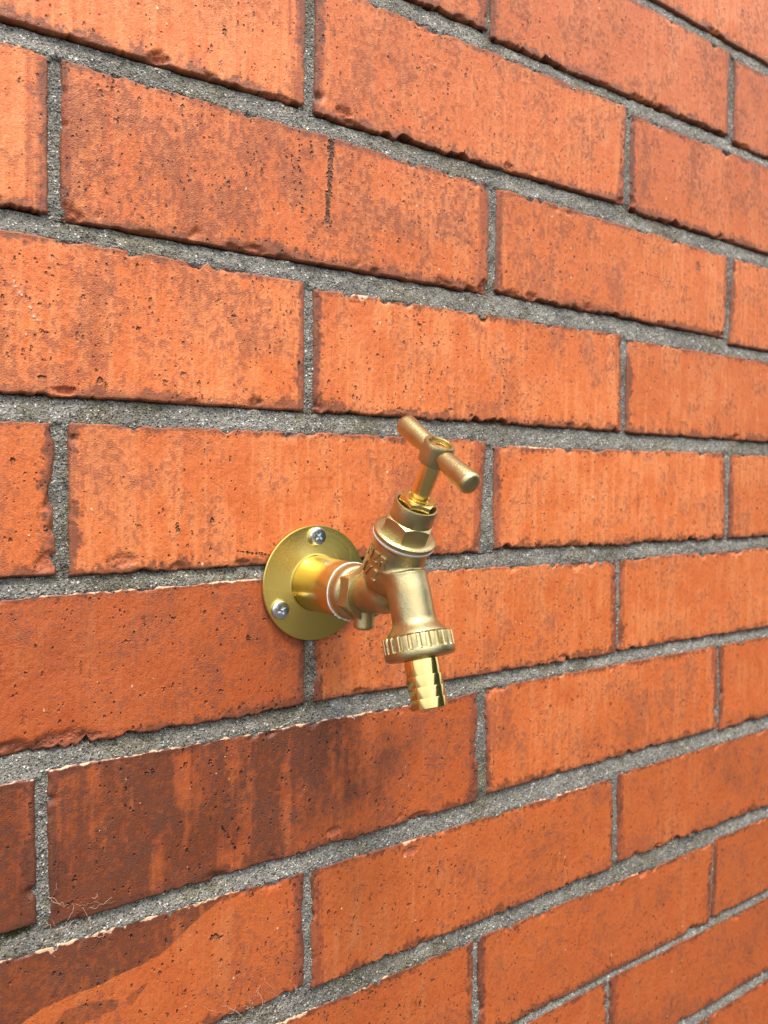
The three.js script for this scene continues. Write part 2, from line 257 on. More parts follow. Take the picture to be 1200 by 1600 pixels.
function brickGeometry(k, b, q) {
  const w = (q[2] - q[0] + q[4] - q[6]) / 2, h = (q[1] - q[7] + q[3] - q[5]) / 2, far = q[0] > 300 ? 1.5 : q[0] > 100 ? 1.2 : 1;
  const S = spread(w, .5 * far, 4.5, 1.25 * far), T = spread(h, .5 * far, 4.5, 1.25 * far), nx = S.length, ny = T.length, sd = k * 37.1 + b * 11.7;
  const pos = [], uv = [], idx = [], U = brickUV[k][b];
  const rimN = (t, side) => {                         // outline wobble in mm, inwards positive
    const jag = (side === 'b' ? 1.25 : side === 't' ? .95 : .5) * (.3 + 1.5 * sst(-.25, .5, fbm(t * .022 + sd * 5, side.charCodeAt(0) * 7, 2)));
    return jag * (.55 * fbm(t * .05 + sd, side.charCodeAt(0), 2) + .55 * fbm(t * .28 + sd, side.charCodeAt(0) * 2, 2) + .55 * fbm(t * .9 + sd, side.charCodeAt(0) * 3, 3)) + Math.max(0, fbm(t * .13 + sd * 2, side.charCodeAt(0) * 5, 2) - .28) * 5 * jag - (side === 'l' || side === 'r' ? .8 : .6);
  };
  const put = (x, y, z) => { pos.push(x / 1000, H0 + y / 1000, z / 1000); uv.push((U.ox + (clamp(x, U.x0, U.x0 + 240) - U.x0) * PPM) / TEXW, (U.oy + (y - U.y0) * PPM) / TEXH); };
  for (let j = 0; j < ny; j++) for (let i = 0; i < nx; i++) {
    const s = S[i], t = T[j];
    let x = mix(mix(q[6], q[4], s), mix(q[0], q[2], s), t), y = mix(mix(q[7], q[1], t), mix(q[5], q[3], t), s);
    const dl = s * w, dr = (1 - s) * w, db = t * h, dt = (1 - t) * h, F = (d) => Math.max(0, 1 - d / 5);
    x += F(dl) * rimN(y, 'l') - F(dr) * rimN(y, 'r'); y += F(db) * rimN(x, 'b') - F(dt) * rimN(x, 't');
    const cr = Math.min(Math.hypot(Math.max(0, 3.2 - dl), Math.max(0, 3.2 - db)), 9);                       // softened corners
    let z = .5 * fbm(x * .02 + sd, y * .03, 2) + .10 * fbm(x * .16 + sd, y * .16, 3);
    const ra = 1.25 + .9 * fbm(x * .07 + sd, y * .07 + 9, 2), arr = (d, r0) => d >= r0 ? 0 : r0 - Math.sqrt(Math.max(0, r0 * r0 - (r0 - d) ** 2));
    z -= arr(dl, ra) + arr(dr, ra) + arr(db, ra * .7) + arr(dt, ra * .6);
    const de = Math.min(dl, dr, db, dt), cw = Math.max(0, fbm(x * .09 + sd * 3, y * .09, 3) - .16) * 11;  // random spalls along the arris
    if (de < cw) z -= Math.min(2.2, (cw - de) * .7) * (.75 + .4 * vn(x * .6, y * .6));
    z -= chipAt(x, y) + 0 * cr;
    put(x, y, z);
    if (i && j) { const a = (j - 1) * nx + i - 1; idx.push(a, a + 1, a + nx + 1, a, a + nx + 1, a + nx); }
  }
  const loop = []; for (let i = 0; i < nx; i++) loop.push(i); for (let j = 1; j < ny; j++) loop.push(j * nx + nx - 1);
  for (let i = nx - 2; i >= 0; i--) loop.push((ny - 1) * nx + i); for (let j = ny - 2; j > 0; j--) loop.push(j * nx);
  let prev = loop;
  for (const [dz, out] of [[-2, .15], [-5, .3], [-70, 0]]) {
    const cur = loop.map((a, n) => { const x = pos[a * 3] * 1000, y = (pos[a * 3 + 1] - H0) * 1000, z0 = Math.min(0, pos[a * 3 + 2] * 1000); put(x + out * vn(n * .4, dz + sd), y + out * vn(n * .4 + 50, dz + sd), dz === -70 ? dz : z0 + dz); return pos.length / 3 - 1; });
    for (let n = 0; n < loop.length; n++) { const m = (n + 1) % loop.length; idx.push(prev[n], cur[n], cur[m], prev[n], cur[m], prev[m]); }
    prev = cur;
  }
  const cx = (q[0] + q[4]) / 2, cy = (q[1] + q[5]) / 2; put(cx, cy, -70); const cc = pos.length / 3 - 1;
  for (let n = 0; n < prev.length; n++) idx.push(prev[(n + 1) % prev.length], prev[n], cc);
  const g = new THREE.BufferGeometry();
  g.setAttribute('position', new THREE.Float32BufferAttribute(pos, 3)); g.setAttribute('uv', new THREE.Float32BufferAttribute(uv, 2)); g.setIndex(idx); g.computeVertexNormals();
  return g;
}
const wall = new THREE.Group(); wall.name = 'brick_wall'; scene.add(wall);
wall.userData = { label: 'orange red brick wall with grey sandy mortar joints behind the brass tap', category: 'wall' };
for (const k of Object.keys(ROWS).map(Number).sort((a, b) => a - b)) {
  brickMats[k] = courseTexture(k);
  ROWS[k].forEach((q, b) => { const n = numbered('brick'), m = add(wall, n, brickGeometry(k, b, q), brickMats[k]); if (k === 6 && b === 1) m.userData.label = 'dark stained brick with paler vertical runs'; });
}

// mortar: grey cement with sand grains
let mortarMat, plainMortar;
{
  const W = 1024, MM = 110, s = W / MM, r = rng(404), col = new Float32Array(W * W * 3), hgt = new Float32Array(W * W);
  const per = (x, y, f) => { const a = x / W * f, b = y / W * f; const u = x / W, v = y / W; return (vn(a, b) * (1 - u) + vn(a - f, b) * u) * (1 - v) + (vn(a, b - f) * (1 - u) + vn(a - f, b - f) * u) * v; };
  for (let y = 0; y < W; y++) for (let x = 0; x < W; x++) {
    const n = .6 * per(x, y, 14) + .5 * per(x, y, 40), f = per(x, y, 210), v = .20 * (1 + .34 * n + .45 * f + .35 * (r() - .5)), o = y * W + x;
    col[o * 3] = v * 1.03; col[o * 3 + 1] = v * .985; col[o * 3 + 2] = v * .86; hgt[o] = .42 + .12 * n + .14 * f;
  }
  for (let n = 0; n < 26000; n++) {
    const cx = r() * W, cy = r() * W, d = (.12 + .55 * Math.pow(r(), 4)) * s, kind = r();
    const v = kind < .40 ? .03 + .06 * r() : kind < .74 ? .22 + .2 * r() : .50 + .38 * r(), w = kind < .42 ? [1, .97, .9] : r() < .25 ? [1.06, .92, .74] : [1, 1, .97], up = kind < .3 ? -.12 : .12 + .16 * r(), e = .7 + .6 * r();
    for (let j = Math.floor(-d - 1); j <= d + 1; j++) for (let i = Math.floor(-d - 1); i <= d + 1; i++) {
      const q = Math.hypot(i / d * e, j / d / e) + .25 * vn(i * .6 + n, j * .6); if (q > 1) continue;
      const o = (((cy + j) | 0) + W) % W * W + (((cx + i) | 0) + W) % W, a = sst(1, .6, q);
      for (let c = 0; c < 3; c++) col[o * 3 + c] = mix(col[o * 3 + c], v * w[c], a * .9);
      hgt[o] = hgt[o] * (1 - .3 * a) + up * (1 - q * q) + .12 * a;
    }
  }
  const c8 = new Uint8Array(W * W * 4), d8 = new Uint8Array(W * W * 4);
  for (let o = 0; o < W * W; o++) { for (let c = 0; c < 3; c++) c8[o * 4 + c] = SRGB[(clamp(col[o * 3 + c]) * 4096) | 0]; c8[o * 4 + 3] = 255; d8[o * 4] = clamp(hgt[o]) * 255; d8[o * 4 + 1] = 230; d8[o * 4 + 3] = 255; }
  const map = tex(c8, W, W, true), data = tex(d8, W, W, false);
  mortarMat = new THREE.MeshStandardMaterial({ map, bumpMap: data, bumpScale: .0028, roughness: .93, vertexColors: true });
  plainMortar = new THREE.MeshStandardMaterial({ map, bumpMap: data, bumpScale: .0028, roughness: .93 });
}
const edgeY = (k, x, top) => {                       // a course's top or bottom line at x
  const list = ROWS[k]; let best = null, bd = 1e9;
  for (const q of list) { const a = top ? q[0] : q[6], b = top ? q[2] : q[4], d = x < a ? a - x : x > b ? x - b : 0; if (d < bd) { bd = d; best = q; } }
  const q = best, t = clamp(top ? (x - q[0]) / (q[2] - q[0]) : (x - q[6]) / (q[4] - q[6]));
  return top ? mix(q[1], q[3], t) : mix(q[7], q[5], t);
};
const bedZ = (t, x, y) => mix(-.3, -2.1, sst(0, .9, t)) - 3.0 * sst(.82 + .1 * vn(x * .2, y * .02), 1.02, t) + .5 * fbm(x * .06, y * .2 + 3, 2) + .62 * fbm(x * .4, y * .4, 3);
function strip(nu, nv, f) {
  const pos = [], uv = [], idx = [], tint = [];
  for (let j = 0; j <= nv; j++) for (let i = 0; i <= nu; i++) {
    const [x, y, z] = f(i / nu, j / nv), dirt = sst(.0, .6, fbm(x * .035 + 11, y * .05, 3) + .5 * fbm(x * .3, y * .3, 2)), pl = 1.0 + .3 * fbm(x * .05 + 60, y * .11, 3) + .25 * fbm(x * .5, y * .5, 2); tint.push(clamp(pl * mix(1, .76, dirt), 0, 1.3), clamp(pl * mix(1, .73, dirt), 0, 1.3), clamp(pl * mix(1, .62, dirt), 0, 1.3)); pos.push(x / 1000, H0 + y / 1000, z / 1000); uv.push(x / 110, y / 110);
    if (i && j) { const a = (j - 1) * (nu + 1) + i - 1; idx.push(a, a + 1, a + nu + 2, a, a + nu + 2, a + nu + 1); }
  }
  const g = new THREE.BufferGeometry(); g.setAttribute('position', new THREE.Float32BufferAttribute(pos, 3)); g.setAttribute('uv', new THREE.Float32BufferAttribute(uv, 2)); g.setAttribute('color', new THREE.Float32BufferAttribute(tint, 3)); g.setIndex(idx); g.computeVertexNormals(); return g;
}
const ks = Object.keys(ROWS).map(Number).sort((a, b) => a - b);
for (const k of ks) if (k > -1) {                    // bed joint above course k
  const x0 = -370, x1 = 606, over = 2.4;
  add(wall, 'mortar_joint', strip(1500, 24, (u, v) => {
    const x = mix(x0, x1, u), yb = edgeY(k, x, true), yt = edgeY(k - 1, x, false), y = mix(yb - over, yt + over, v), t = (y - yb) / (yt - yb);
    let z = bedZ(clamp(t, 0, 1), x, y);
    if (t < 0) z -= (yb - y) * (.55 + .75 * vn(x * .35, k * 9.1)) ; if (t > 1) z -= (y - yt) * 1.6;
    return [x, y, z];
  }), mortarMat);
}
for (const k of ks) for (let b = 0; b + 1 < ROWS[k].length; b++) {     // upright joints
  const l = ROWS[k][b], r = ROWS[k][b + 1];
  add(wall, 'mortar_joint', strip(14, 96, (u, v) => {
    const y = mix(Math.min(l[5], r[7]) - 1, Math.max(l[3], r[1]) + 1, v), xl = mix(l[4], l[2], v) - 1.8, xr = mix(r[6], r[0], v) + 1.8, x = mix(xl, xr, u);
    const z = mix(-2.0, -.95, sst(0, .10, v)) - .1 + .9 * (2 * u - 1) ** 2 * 0 - 1.9 * Math.max(0, Math.abs(2 * u - 1) - .6) + .5 * fbm(x * .3 + 7, y * .3, 3) + .5 * vn(y * .06, k * 3 + b);
    return [x, y, z];
  }), mortarMat);
}
// the wall goes on past the frame: bricks shown in one view share the photographed courses' clay
{
  const cell = [], CW = 119.6;
  for (let k = -20; k <= 15; k++) for (let c = -7; c <= 12; c++) {
    const par = ((k % 2) + 2) % 2, x0 = -3.5 + (c * 2 + (par ? 0 : 1)) * CW + 3, x1 = x0 + 2 * CW - 6, y1 = -k * 75 + 376.3, y0 = y1 - 64;
    if (y0 < -H0 * 1000 + 5) continue;
    const row = ROWS[k]; if (row) { const lo = Math.min(row[0][0], row[0][6]), hi = Math.max(...row.map((q) => Math.max(q[2], q[4]))); if (x1 > lo + 20 && x0 < hi - 20) continue; if (x0 < hi && x1 > hi) { cell.push([hi + 6, x1, y0, y1, k, c]); continue; } if (x1 > lo && x0 < lo) { cell.push([x0, lo - 6, y0, y1, k, c]); continue; } }
    cell.push([x0, x1, y0, y1, k, c]);
  }
  cell.sort((a, b) => Math.hypot((a[0] + a[1]) / 2 - 130, (a[2] + a[3]) / 2) - Math.hypot((b[0] + b[1]) / 2 - 130, (b[2] + b[3]) / 2));
  const rest = [], r = rng(31), plain = (x0, x1, y0, y1, k, c) => {
    const S = [0, .006, .994, 1], T = [0, .022, .978, 1], pos = [], uv = [], idx = [], kk = ((k * 7 + c * 3) % 9 + 9) % 9, bb = ((c % 2) + 2) % 2, U = brickUV[kk][bb], q = ROWS[kk][bb], bx = Math.min(q[0], q[6]) + 1, by = Math.max(q[5], q[7]) + 1;
    const put = (s, t, z) => { pos.push(mix(x0, x1, s) / 1000, H0 + mix(y0, y1, t) / 1000, z / 1000); uv.push((U.ox + (bx + s * 230 - U.x0) * PPM) / TEXW, (U.oy + (by + t * 60 - U.y0) * PPM) / TEXH); };
    for (let j = 0; j < 4; j++) for (let i = 0; i < 4; i++) put(S[i], T[j], (i % 3 && j % 3) ? 0 : -1.3);
    for (let j = 0; j < 3; j++) for (let i = 0; i < 3; i++) { const a = j * 4 + i; idx.push(a, a + 1, a + 5, a, a + 5, a + 4); }
    const ring = [0, 1, 2, 3, 7, 11, 15, 14, 13, 12, 8, 4], st = [[0, 0], [1, 0], [1, 1], [0, 1]], base = 16; st.forEach(([s, t]) => put(s, t, -60));
    const cor = [0, 3, 6, 9]; for (let n = 0; n < 4; n++) { const p0 = base + n, p1 = base + (n + 1) % 4; for (let m = 0; m < 3; m++) { const a = ring[(cor[n] + m) % 12], bq = ring[(cor[n] + m + 1) % 12]; idx.push(a, m === 0 ? p0 : p0, bq); } idx.push(p0, p1, ring[cor[(n + 1) % 4]]); }
    const g = new THREE.BufferGeometry(); g.setAttribute('position', new THREE.Float32BufferAttribute(pos, 3)); g.setAttribute('uv', new THREE.Float32BufferAttribute(uv, 2)); g.setIndex(idx); g.computeVertexNormals(); return [g, kk];
  };
  const bags = {};
  cell.forEach((c, n) => { const [g, kk] = plain(...c); if (n < 60) add(wall, numbered('brick'), g, brickMats[kk]); else (bags[kk] ??= []).push(g); });
  for (const kk in bags) add(wall, 'outer_brickwork', mergeGeometries(bags[kk]), brickMats[kk], { kind: 'stuff' });
  const core = (x0, x1, y0, y1, z0, z1) => { const g = new THREE.BoxGeometry((x1 - x0) / 1000, (y1 - y0) / 1000, (z1 - z0) / 1000); g.translate((x0 + x1) / 2000, H0 + (y0 + y1) / 2000, (z0 + z1) / 2000); const p = g.attributes.position, u = g.attributes.uv; for (let i = 0; i < p.count; i++) u.setXY(i, p.getX(i) / .11, p.getY(i) / .11); return g; };
  add(wall, 'mortar_bed', mergeGeometries([core(-1660, 2980, -H0 * 1000, 1876, -225, -7.5), core(-1660, -372, -H0 * 1000, 1876, -7.4, -2.6), core(609, 2980, -H0 * 1000, 1876, -7.4, -2.6), core(-371.9, 608.9, 448, 1876, -7.4, -2.6), core(-371.9, 608.9, -H0 * 1000, -434, -7.4, -2.6)]), plainMortar);
}

// ---------------------------------------------------------------- the brass tap
const tap = new THREE.Group(); tap.name = 'outdoor_tap'; tap.position.set(0, H0, 0); tap.userData = { label: 'brass outdoor hose tap with T handle on a round wall plate', category: 'tap' }; scene.add(tap);
const mmGroup = new THREE.Group();                   // lengths below are in mm
function noiseTex(W, f, seed) {
  const d = new Uint8Array(W * W * 4), r = rng(seed);
  const per = (x, y, q) => { const a = x / W * q, b = y / W * q, u = x / W, v = y / W; return (vn(a, b) * (1 - u) + vn(a - q, b) * u) * (1 - v) + (vn(a, b - q) * (1 - u) + vn(a - q, b - q) * u) * v; };
  for (let y = 0; y < W; y++) for (let x = 0; x < W; x++) { const v = .5 + f(x, y, per, r), o = (y * W + x) * 4; d[o] = d[o + 1] = d[o + 2] = clamp(v) * 255; d[o + 3] = 255; }
  return tex(d, W, W, false);
}
const castBump = noiseTex(512, (x, y, per, r) => .24 * per(x, y, 95) + .24 * per(x, y, 150) + .16 * (r() - .5), 11);
const castTone = (() => { const W = 512, d = new Uint8Array(W * W * 4), r = rng(3); for (let y = 0; y < W; y++) for (let x = 0; x < W; x++) { const a = x / W, b = y / W, n = (f) => (vn(a * f, b * f) * (1 - a) + vn(a * f - f, b * f) * a) * (1 - b) + (vn(a * f, b * f - f) * (1 - a) + vn(a * f - f, b * f - f) * a) * b, v = 1 + .16 * n(5) + .05 * n(14) + .06 * n(70) + .10 * (r() - .5), o = (y * W + x) * 4, w = .09 * n(7); d[o] = SRGB[(clamp(.90 * v) * 4096) | 0]; d[o + 1] = SRGB[(clamp((.90 - w) * v) * 4096) | 0]; d[o + 2] = SRGB[(clamp((.90 - 2 * w) * v) * 4096) | 0]; d[o + 3] = 255; } return tex(d, W, W, true); })();
const turned = noiseTex(512, (x, y, per, r) => .3 * vn(y * 1.7, 3.3) + .1 * (r() - .5), 12);
const smudge = (() => {                              // handling marks and hairline scratches on the turned brass: roughness only
  const W = 512, d = new Uint8Array(W * W * 4), v = new Float32Array(W * W), r = rng(88);
  for (let y = 0; y < W; y++) for (let x = 0; x < W; x++) { const a = x / W, b = y / W, n = (f) => (vn(a * f, b * f) * (1 - a) + vn(a * f - f, b * f) * a) * (1 - b) + (vn(a * f, b * f - f) * (1 - a) + vn(a * f - f, b * f - f) * a) * b; v[y * W + x] = .31 + .08 * n(5) + .02 * n(16) + .012 * vn(b * 190, 4.2) + .03 * (r() - .5); }
  for (let k = 0; k < 120; k++) { let x = r() * W, y = r() * W; const an = r() * 6.28, l = 10 + r() * 70, up = .06 + .08 * r(); for (let t = 0; t < l; t++) { x += Math.cos(an + t * .006); y += Math.sin(an + t * .006); v[((y | 0) + W * 4) % W * W + ((x | 0) + W * 4) % W] += up; } }
  for (let o = 0; o < W * W; o++) { d[o * 4] = d[o * 4 + 1] = d[o * 4 + 2] = clamp(v[o]) * 255; d[o * 4 + 3] = 255; }
  return tex(d, W, W, false);
})();
const M = {
  cast: new THREE.MeshPhysicalMaterial({ color: new THREE.Color().setRGB(.58, .49, .255), map: castTone, metalness: 1, roughness: .33, bumpMap: castBump, bumpScale: .00013 }),
  machined: new THREE.MeshPhysicalMaterial({ color: new THREE.Color().setRGB(.82, .65, .25), metalness: 1, roughness: .22 }),
  plate: new THREE.MeshPhysicalMaterial({ color: new THREE.Color().setRGB(.70, .54, .15), metalness: 1, roughness: .95, roughnessMap: smudge, anisotropy: .7, anisotropyRotation: 0, bumpMap: turned, bumpScale: .000005 }),
  socket: new THREE.MeshPhysicalMaterial({ color: new THREE.Color().setRGB(.72, .55, .18), metalness: 1, roughness: 1, roughnessMap: smudge, bumpMap: turned, bumpScale: .00001 }),
  tail: new THREE.MeshPhysicalMaterial({ color: new THREE.Color().setRGB(.84, .68, .27), metalness: 1, roughness: .13 }),
  fibre: new THREE.MeshStandardMaterial({ color: new THREE.Color().setRGB(.62, .60, .60), roughness: .6 }),
  ptfe: new THREE.MeshStandardMaterial({ color: new THREE.Color().setRGB(.82, .82, .80), roughness: .55 }),
  zinc: new THREE.MeshPhysicalMaterial({ color: new THREE.Color().setRGB(.72, .78, .86), metalness: 1, roughness: .22 }),
  hole: new THREE.MeshStandardMaterial({ color: new THREE.Color().setRGB(.12, .09, .04), metalness: 1, roughness: .5 }),
};
const S = .001;
const lathe = (pts, seg = 96) => { const g = new THREE.LatheGeometry(pts.map(([r, y]) => new THREE.Vector2(Math.max(r, 1e-4), y)), seg); const u = g.attributes.uv.clone(); const c = toCreasedNormals(g, .62); return c; };
function boxUV(g, size = 30) {                       // cast grain at its real size on any shape (mm)
  if (g.index) g = g.toNonIndexed();
  const p = g.attributes.position, uv = new Float32Array(p.count * 2), a = new THREE.Vector3(), b = new THREE.Vector3(), c = new THREE.Vector3();
  for (let i = 0; i < p.count; i += 3) {
    a.fromBufferAttribute(p, i); b.fromBufferAttribute(p, i + 1).sub(a); c.fromBufferAttribute(p, i + 2).sub(a); b.cross(c);
    const n = [Math.abs(b.x), Math.abs(b.y), Math.abs(b.z)], m = n.indexOf(Math.max(...n));
    for (let v = i; v < i + 3; v++) { const q = [p.getX(v), p.getY(v), p.getZ(v)]; uv[v * 2] = q[(m + 1) % 3] / size + m * .31; uv[v * 2 + 1] = q[(m + 2) % 3] / size + m * .17; }
  }
  g.setAttribute('uv', new THREE.BufferAttribute(uv, 2)); return g;
}
const toM = (g) => { g.scale(S, S, S); return g; };
const alongZ = (g) => { g.rotateX(Math.PI / 2); return g; };
const TILT = 31.5 * Math.PI / 180, A0 = [0, 28.5, 79.0];
const bonnetM = new THREE.Matrix4().makeRotationX(TILT).setPosition(...A0);
const OT = [0, 15, 79.6], OB = [0, -12.0, 88.7];     // outlet axis
const odir = new THREE.Vector3(OB[0] - OT[0], OB[1] - OT[1], OB[2] - OT[2]).normalize();
const outM = new THREE.Matrix4().makeRotationFromQuaternion(new THREE.Quaternion().setFromUnitVectors(new THREE.Vector3(0, -1, 0), odir)).setPosition(...OB);
const ev = new Evaluator(); ev.useGroups = false; ev.attributes = ['position', 'normal', 'uv'];
const csg = (a, b, op) => { const A = new Brush(a), B = new Brush(b); A.updateMatrixWorld(); B.updateMatrixWorld(); return ev.evaluate(A, B, op).geometry; };
const solidLathe = (pts, seg = 96) => { const g = new THREE.LatheGeometry(pts.map(([r, y]) => new THREE.Vector2(r, y)), seg); return g; };
function hexNut(af, y0, y1, cham, turn, bottomToo = false) {   // hexagon with turned chamfers
  const hex = new THREE.CylinderGeometry(af / Math.sqrt(3), af / Math.sqrt(3), y1 - y0, 6); hex.translate(0, (y0 + y1) / 2, 0); hex.rotateY(turn);
  const R = af / 2 - .15, tip = af * .9, cone = solidLathe([[0, y0 - (bottomToo ? 0 : 1)], ...(bottomToo ? [[R, y0], [tip, y0 + (tip - R) * cham]] : [[tip, y0 - 1]]), [tip, y1 - (tip - R) * cham], [R, y1], [0, y1]]);
  return csg(hex, cone, INTERSECTION);
}
// wall plate and its socket
{
  const plate = add(tap, 'wall_plate', toM(alongZ(lathe([[.01, .4], [28.6, .4], [29.3, .6], [29.5, 1], [29.5, 2.2], [29.2, 2.6], [28.8, 2.7], [15.2, 2.9], [14.4, 3.3], [14.05, 4.2]], 160))), M.plate);
  add(plate, 'socket', toM(alongZ(lathe([[14.0, 4.1], [13.85, 6], [13.75, 14], [13.65, 24], [13.4, 36.4], [13.1, 36.9], [9, 36.9]], 128))), M.socket);
  for (const deg of [90, 210, 330]) {
    const dome = solidLathe([[0, -1], [4.3, -1], [4.65, -.5], [4.75, .3], [4.6, .95], [4.15, 1.45], [3.4, 1.7], [0, 1.9]], 64);
    let g = dome;
    for (let n = 0; n < 4; n++) { const bx = n < 2 ? new THREE.BoxGeometry(4.6, 3, 1.05) : new THREE.BoxGeometry(4.0, 1.2, .3); bx.translate(0, n < 2 ? 1.9 : 2.15, 0); bx.rotateY(n < 2 ? n * Math.PI / 2 + deg * .01 : Math.PI / 4 + n * Math.PI / 2 + deg * .01); g = csg(g, bx, SUBTRACTION); }
    g = toCreasedNormals(g, .5); alongZ(g); const a = deg * Math.PI / 180; g.translate(23.9 * Math.cos(a), 23.9 * Math.sin(a), 3.7);
    const sc = add(plate, 'screw', toM(g), M.zinc);
  }
  // torn white sealing ring squeezed out between socket and tap
  const pos = [], idx = [], N = 160, r = rng(8);
  for (let i = 0; i <= N; i++) { const a = i / N * 2 * Math.PI, low = sst(-.1, -.9, Math.sin(a)), R = 13.8 + .22 * fbm(i * .12, 2, 2) + low * (.3 + .45 * vn(i * .9, 4)), th = .5 + .25 * vn(i * .2, 8) + low * (.5 + .9 * Math.max(0, vn(i * .35, 3)));
    for (const [rr, z] of [[R - 2, 36.85], [R - .25, 36.8 - th * .1], [R, 37 + th * .2], [R, 37 + th * .7], [R - .25, 37 + th], [R - 2, 37.1 + th]]) pos.push(Math.cos(a) * rr, Math.sin(a) * rr, z);
    if (i) for (let n = 0; n < 5; n++) { const p = (i - 1) * 6 + n; idx.push(p, p + 6, p + 7, p, p + 7, p + 1); } }
  const g = new THREE.BufferGeometry(); g.setAttribute('position', new THREE.Float32BufferAttribute(pos, 3)); g.setIndex(idx); g.computeVertexNormals();
  add(tap, 'sealing_ring', toM(g), M.ptfe, { label: 'torn white sealing ring behind the hexagon' });
}
// cast body: inlet, chamber and outlet blended into one casting
function surface(sdf, lo, hi, h) {                   // surface nets
  const n = [0, 1, 2].map((i) => Math.ceil((hi[i] - lo[i]) / h) + 1), [nx, ny, nz] = n, f = new Float32Array(nx * ny * nz), id = (i, j, k) => (k * ny + j) * nx + i;
  for (let k = 0; k < nz; k++) for (let j = 0; j < ny; j++) for (let i = 0; i < nx; i++) f[id(i, j, k)] = sdf(lo[0] + i * h, lo[1] + j * h, lo[2] + k * h);
  const vid = new Int32Array(nx * ny * nz).fill(-1), pos = [], idx = [];
  const E = [[0, 1], [0, 2], [0, 4], [1, 3], [1, 5], [2, 3], [2, 6], [3, 7], [4, 5], [4, 6], [5, 7], [6, 7]], v = new Float64Array(8);
  for (let k = 0; k < nz - 1; k++) for (let j = 0; j < ny - 1; j++) for (let i = 0; i < nx - 1; i++) {
    let m = 0; for (let c = 0; c < 8; c++) { v[c] = f[id(i + (c & 1), j + (c >> 1 & 1), k + (c >> 2))]; if (v[c] < 0) m++; }
    if (!m || m === 8) continue;
    let x = 0, y = 0, z = 0, w = 0;
    for (const [a, b] of E) if ((v[a] < 0) !== (v[b] < 0)) { const t = v[a] / (v[a] - v[b]); x += mix(a & 1, b & 1, t); y += mix(a >> 1 & 1, b >> 1 & 1, t); z += mix(a >> 2, b >> 2, t); w++; }
    vid[id(i, j, k)] = pos.length / 3; pos.push(lo[0] + (i + x / w) * h, lo[1] + (j + y / w) * h, lo[2] + (k + z / w) * h);
  }
  const quad = (a, b, c, d, flip) => { if (a < 0 || b < 0 || c < 0 || d < 0) return; flip ? idx.push(a, c, b, a, d, c) : idx.push(a, b, c, a, c, d); };
  for (let k = 1; k < nz - 1; k++) for (let j = 1; j < ny - 1; j++) for (let i = 1; i < nx - 1; i++) {
    const s = f[id(i, j, k)] < 0;
    if (s !== f[id(i + 1, j, k)] < 0) quad(vid[id(i, j - 1, k - 1)], vid[id(i, j, k - 1)], vid[id(i, j, k)], vid[id(i, j - 1, k)], !s);
    if (s !== f[id(i, j + 1, k)] < 0) quad(vid[id(i - 1, j, k - 1)], vid[id(i - 1, j, k)], vid[id(i, j, k)], vid[id(i, j, k - 1)], !s);
    if (s !== f[id(i, j, k + 1)] < 0) quad(vid[id(i - 1, j - 1, k)], vid[id(i, j - 1, k)], vid[id(i, j, k)], vid[id(i - 1, j, k)], !s);
  }
  const nor = new Float32Array(pos.length), e = h * .6;
  for (let p = 0; p < pos.length; p += 3) { const [x, y, z] = [pos[p], pos[p + 1], pos[p + 2]]; const gx = sdf(x + e, y, z) - sdf(x - e, y, z), gy = sdf(x, y + e, z) - sdf(x, y - e, z), gz = sdf(x, y, z + e) - sdf(x, y, z - e), L = Math.hypot(gx, gy, gz) || 1; nor[p] = gx / L; nor[p + 1] = gy / L; nor[p + 2] = gz / L; }
  const g = new THREE.BufferGeometry(); g.setAttribute('position', new THREE.Float32BufferAttribute(pos, 3)); g.setAttribute('normal', new THREE.BufferAttribute(nor, 3)); g.setIndex(idx); return g;
}
const smin = (a, b, k) => { const h = clamp(.5 + .5 * (b - a) / k); return mix(b, a, h) - k * h * (1 - h); };
const cone = (x, y, z, a, b, ra, rb) => { const bx = b[0] - a[0], by = b[1] - a[1], bz = b[2] - a[2], L2 = bx * bx + by * by + bz * bz, t = clamp(((x - a[0]) * bx + (y - a[1]) * by + (z - a[2]) * bz) / L2); return Math.hypot(x - a[0] - t * bx, y - a[1] - t * by, z - a[2] - t * bz) - mix(ra, rb, t); };
const st = Math.sin(TILT), ct = Math.cos(TILT), chamberR = (s) => mix(12.9, 12.3, clamp((s + 20) / 18));
function bodySDF(x, y, z) {
  const dy = y - A0[1], dz = z - A0[2], s = dy * ct + dz * st, q = Math.hypot(x, dy * st - dz * ct);
  const inlet = cone(x, y, z, [0, .6, 46], [0, 2.2, 64], 9.6, 9.2);
  let ch; { const sc = clamp(s, -17.5, 0), R = chamberR(sc); ch = Math.hypot(q, s - sc) - R; ch = Math.max(ch, s + .6); }
  let out; { const px = x - OB[0], py = y - OB[1], pz = z - OB[2], t = px * odir.x + py * odir.y + pz * odir.z, rr = Math.hypot(px - t * odir.x, py - t * odir.y, pz - t * odir.z), R = 9.3 - .5 * sst(-16, -27, t) + 3.6 * Math.pow(sst(-7.5, .6, t), 1.7); out = Math.max((rr - R) * .93, t - .6, -t - 25.5); }
  let d = smin(inlet, ch, 2.2); d = smin(d, out, 4.2);
  d = Math.max(d, 46 - z, s + .6);
  return d + .05 * vn(x * .35 + 9, y * .35 + z * .28);
}
const body = add(tap, 'body', toM(boxUV(surface(bodySDF, [-15, -16, 34], [15, 32, 104], .42))), M.cast);
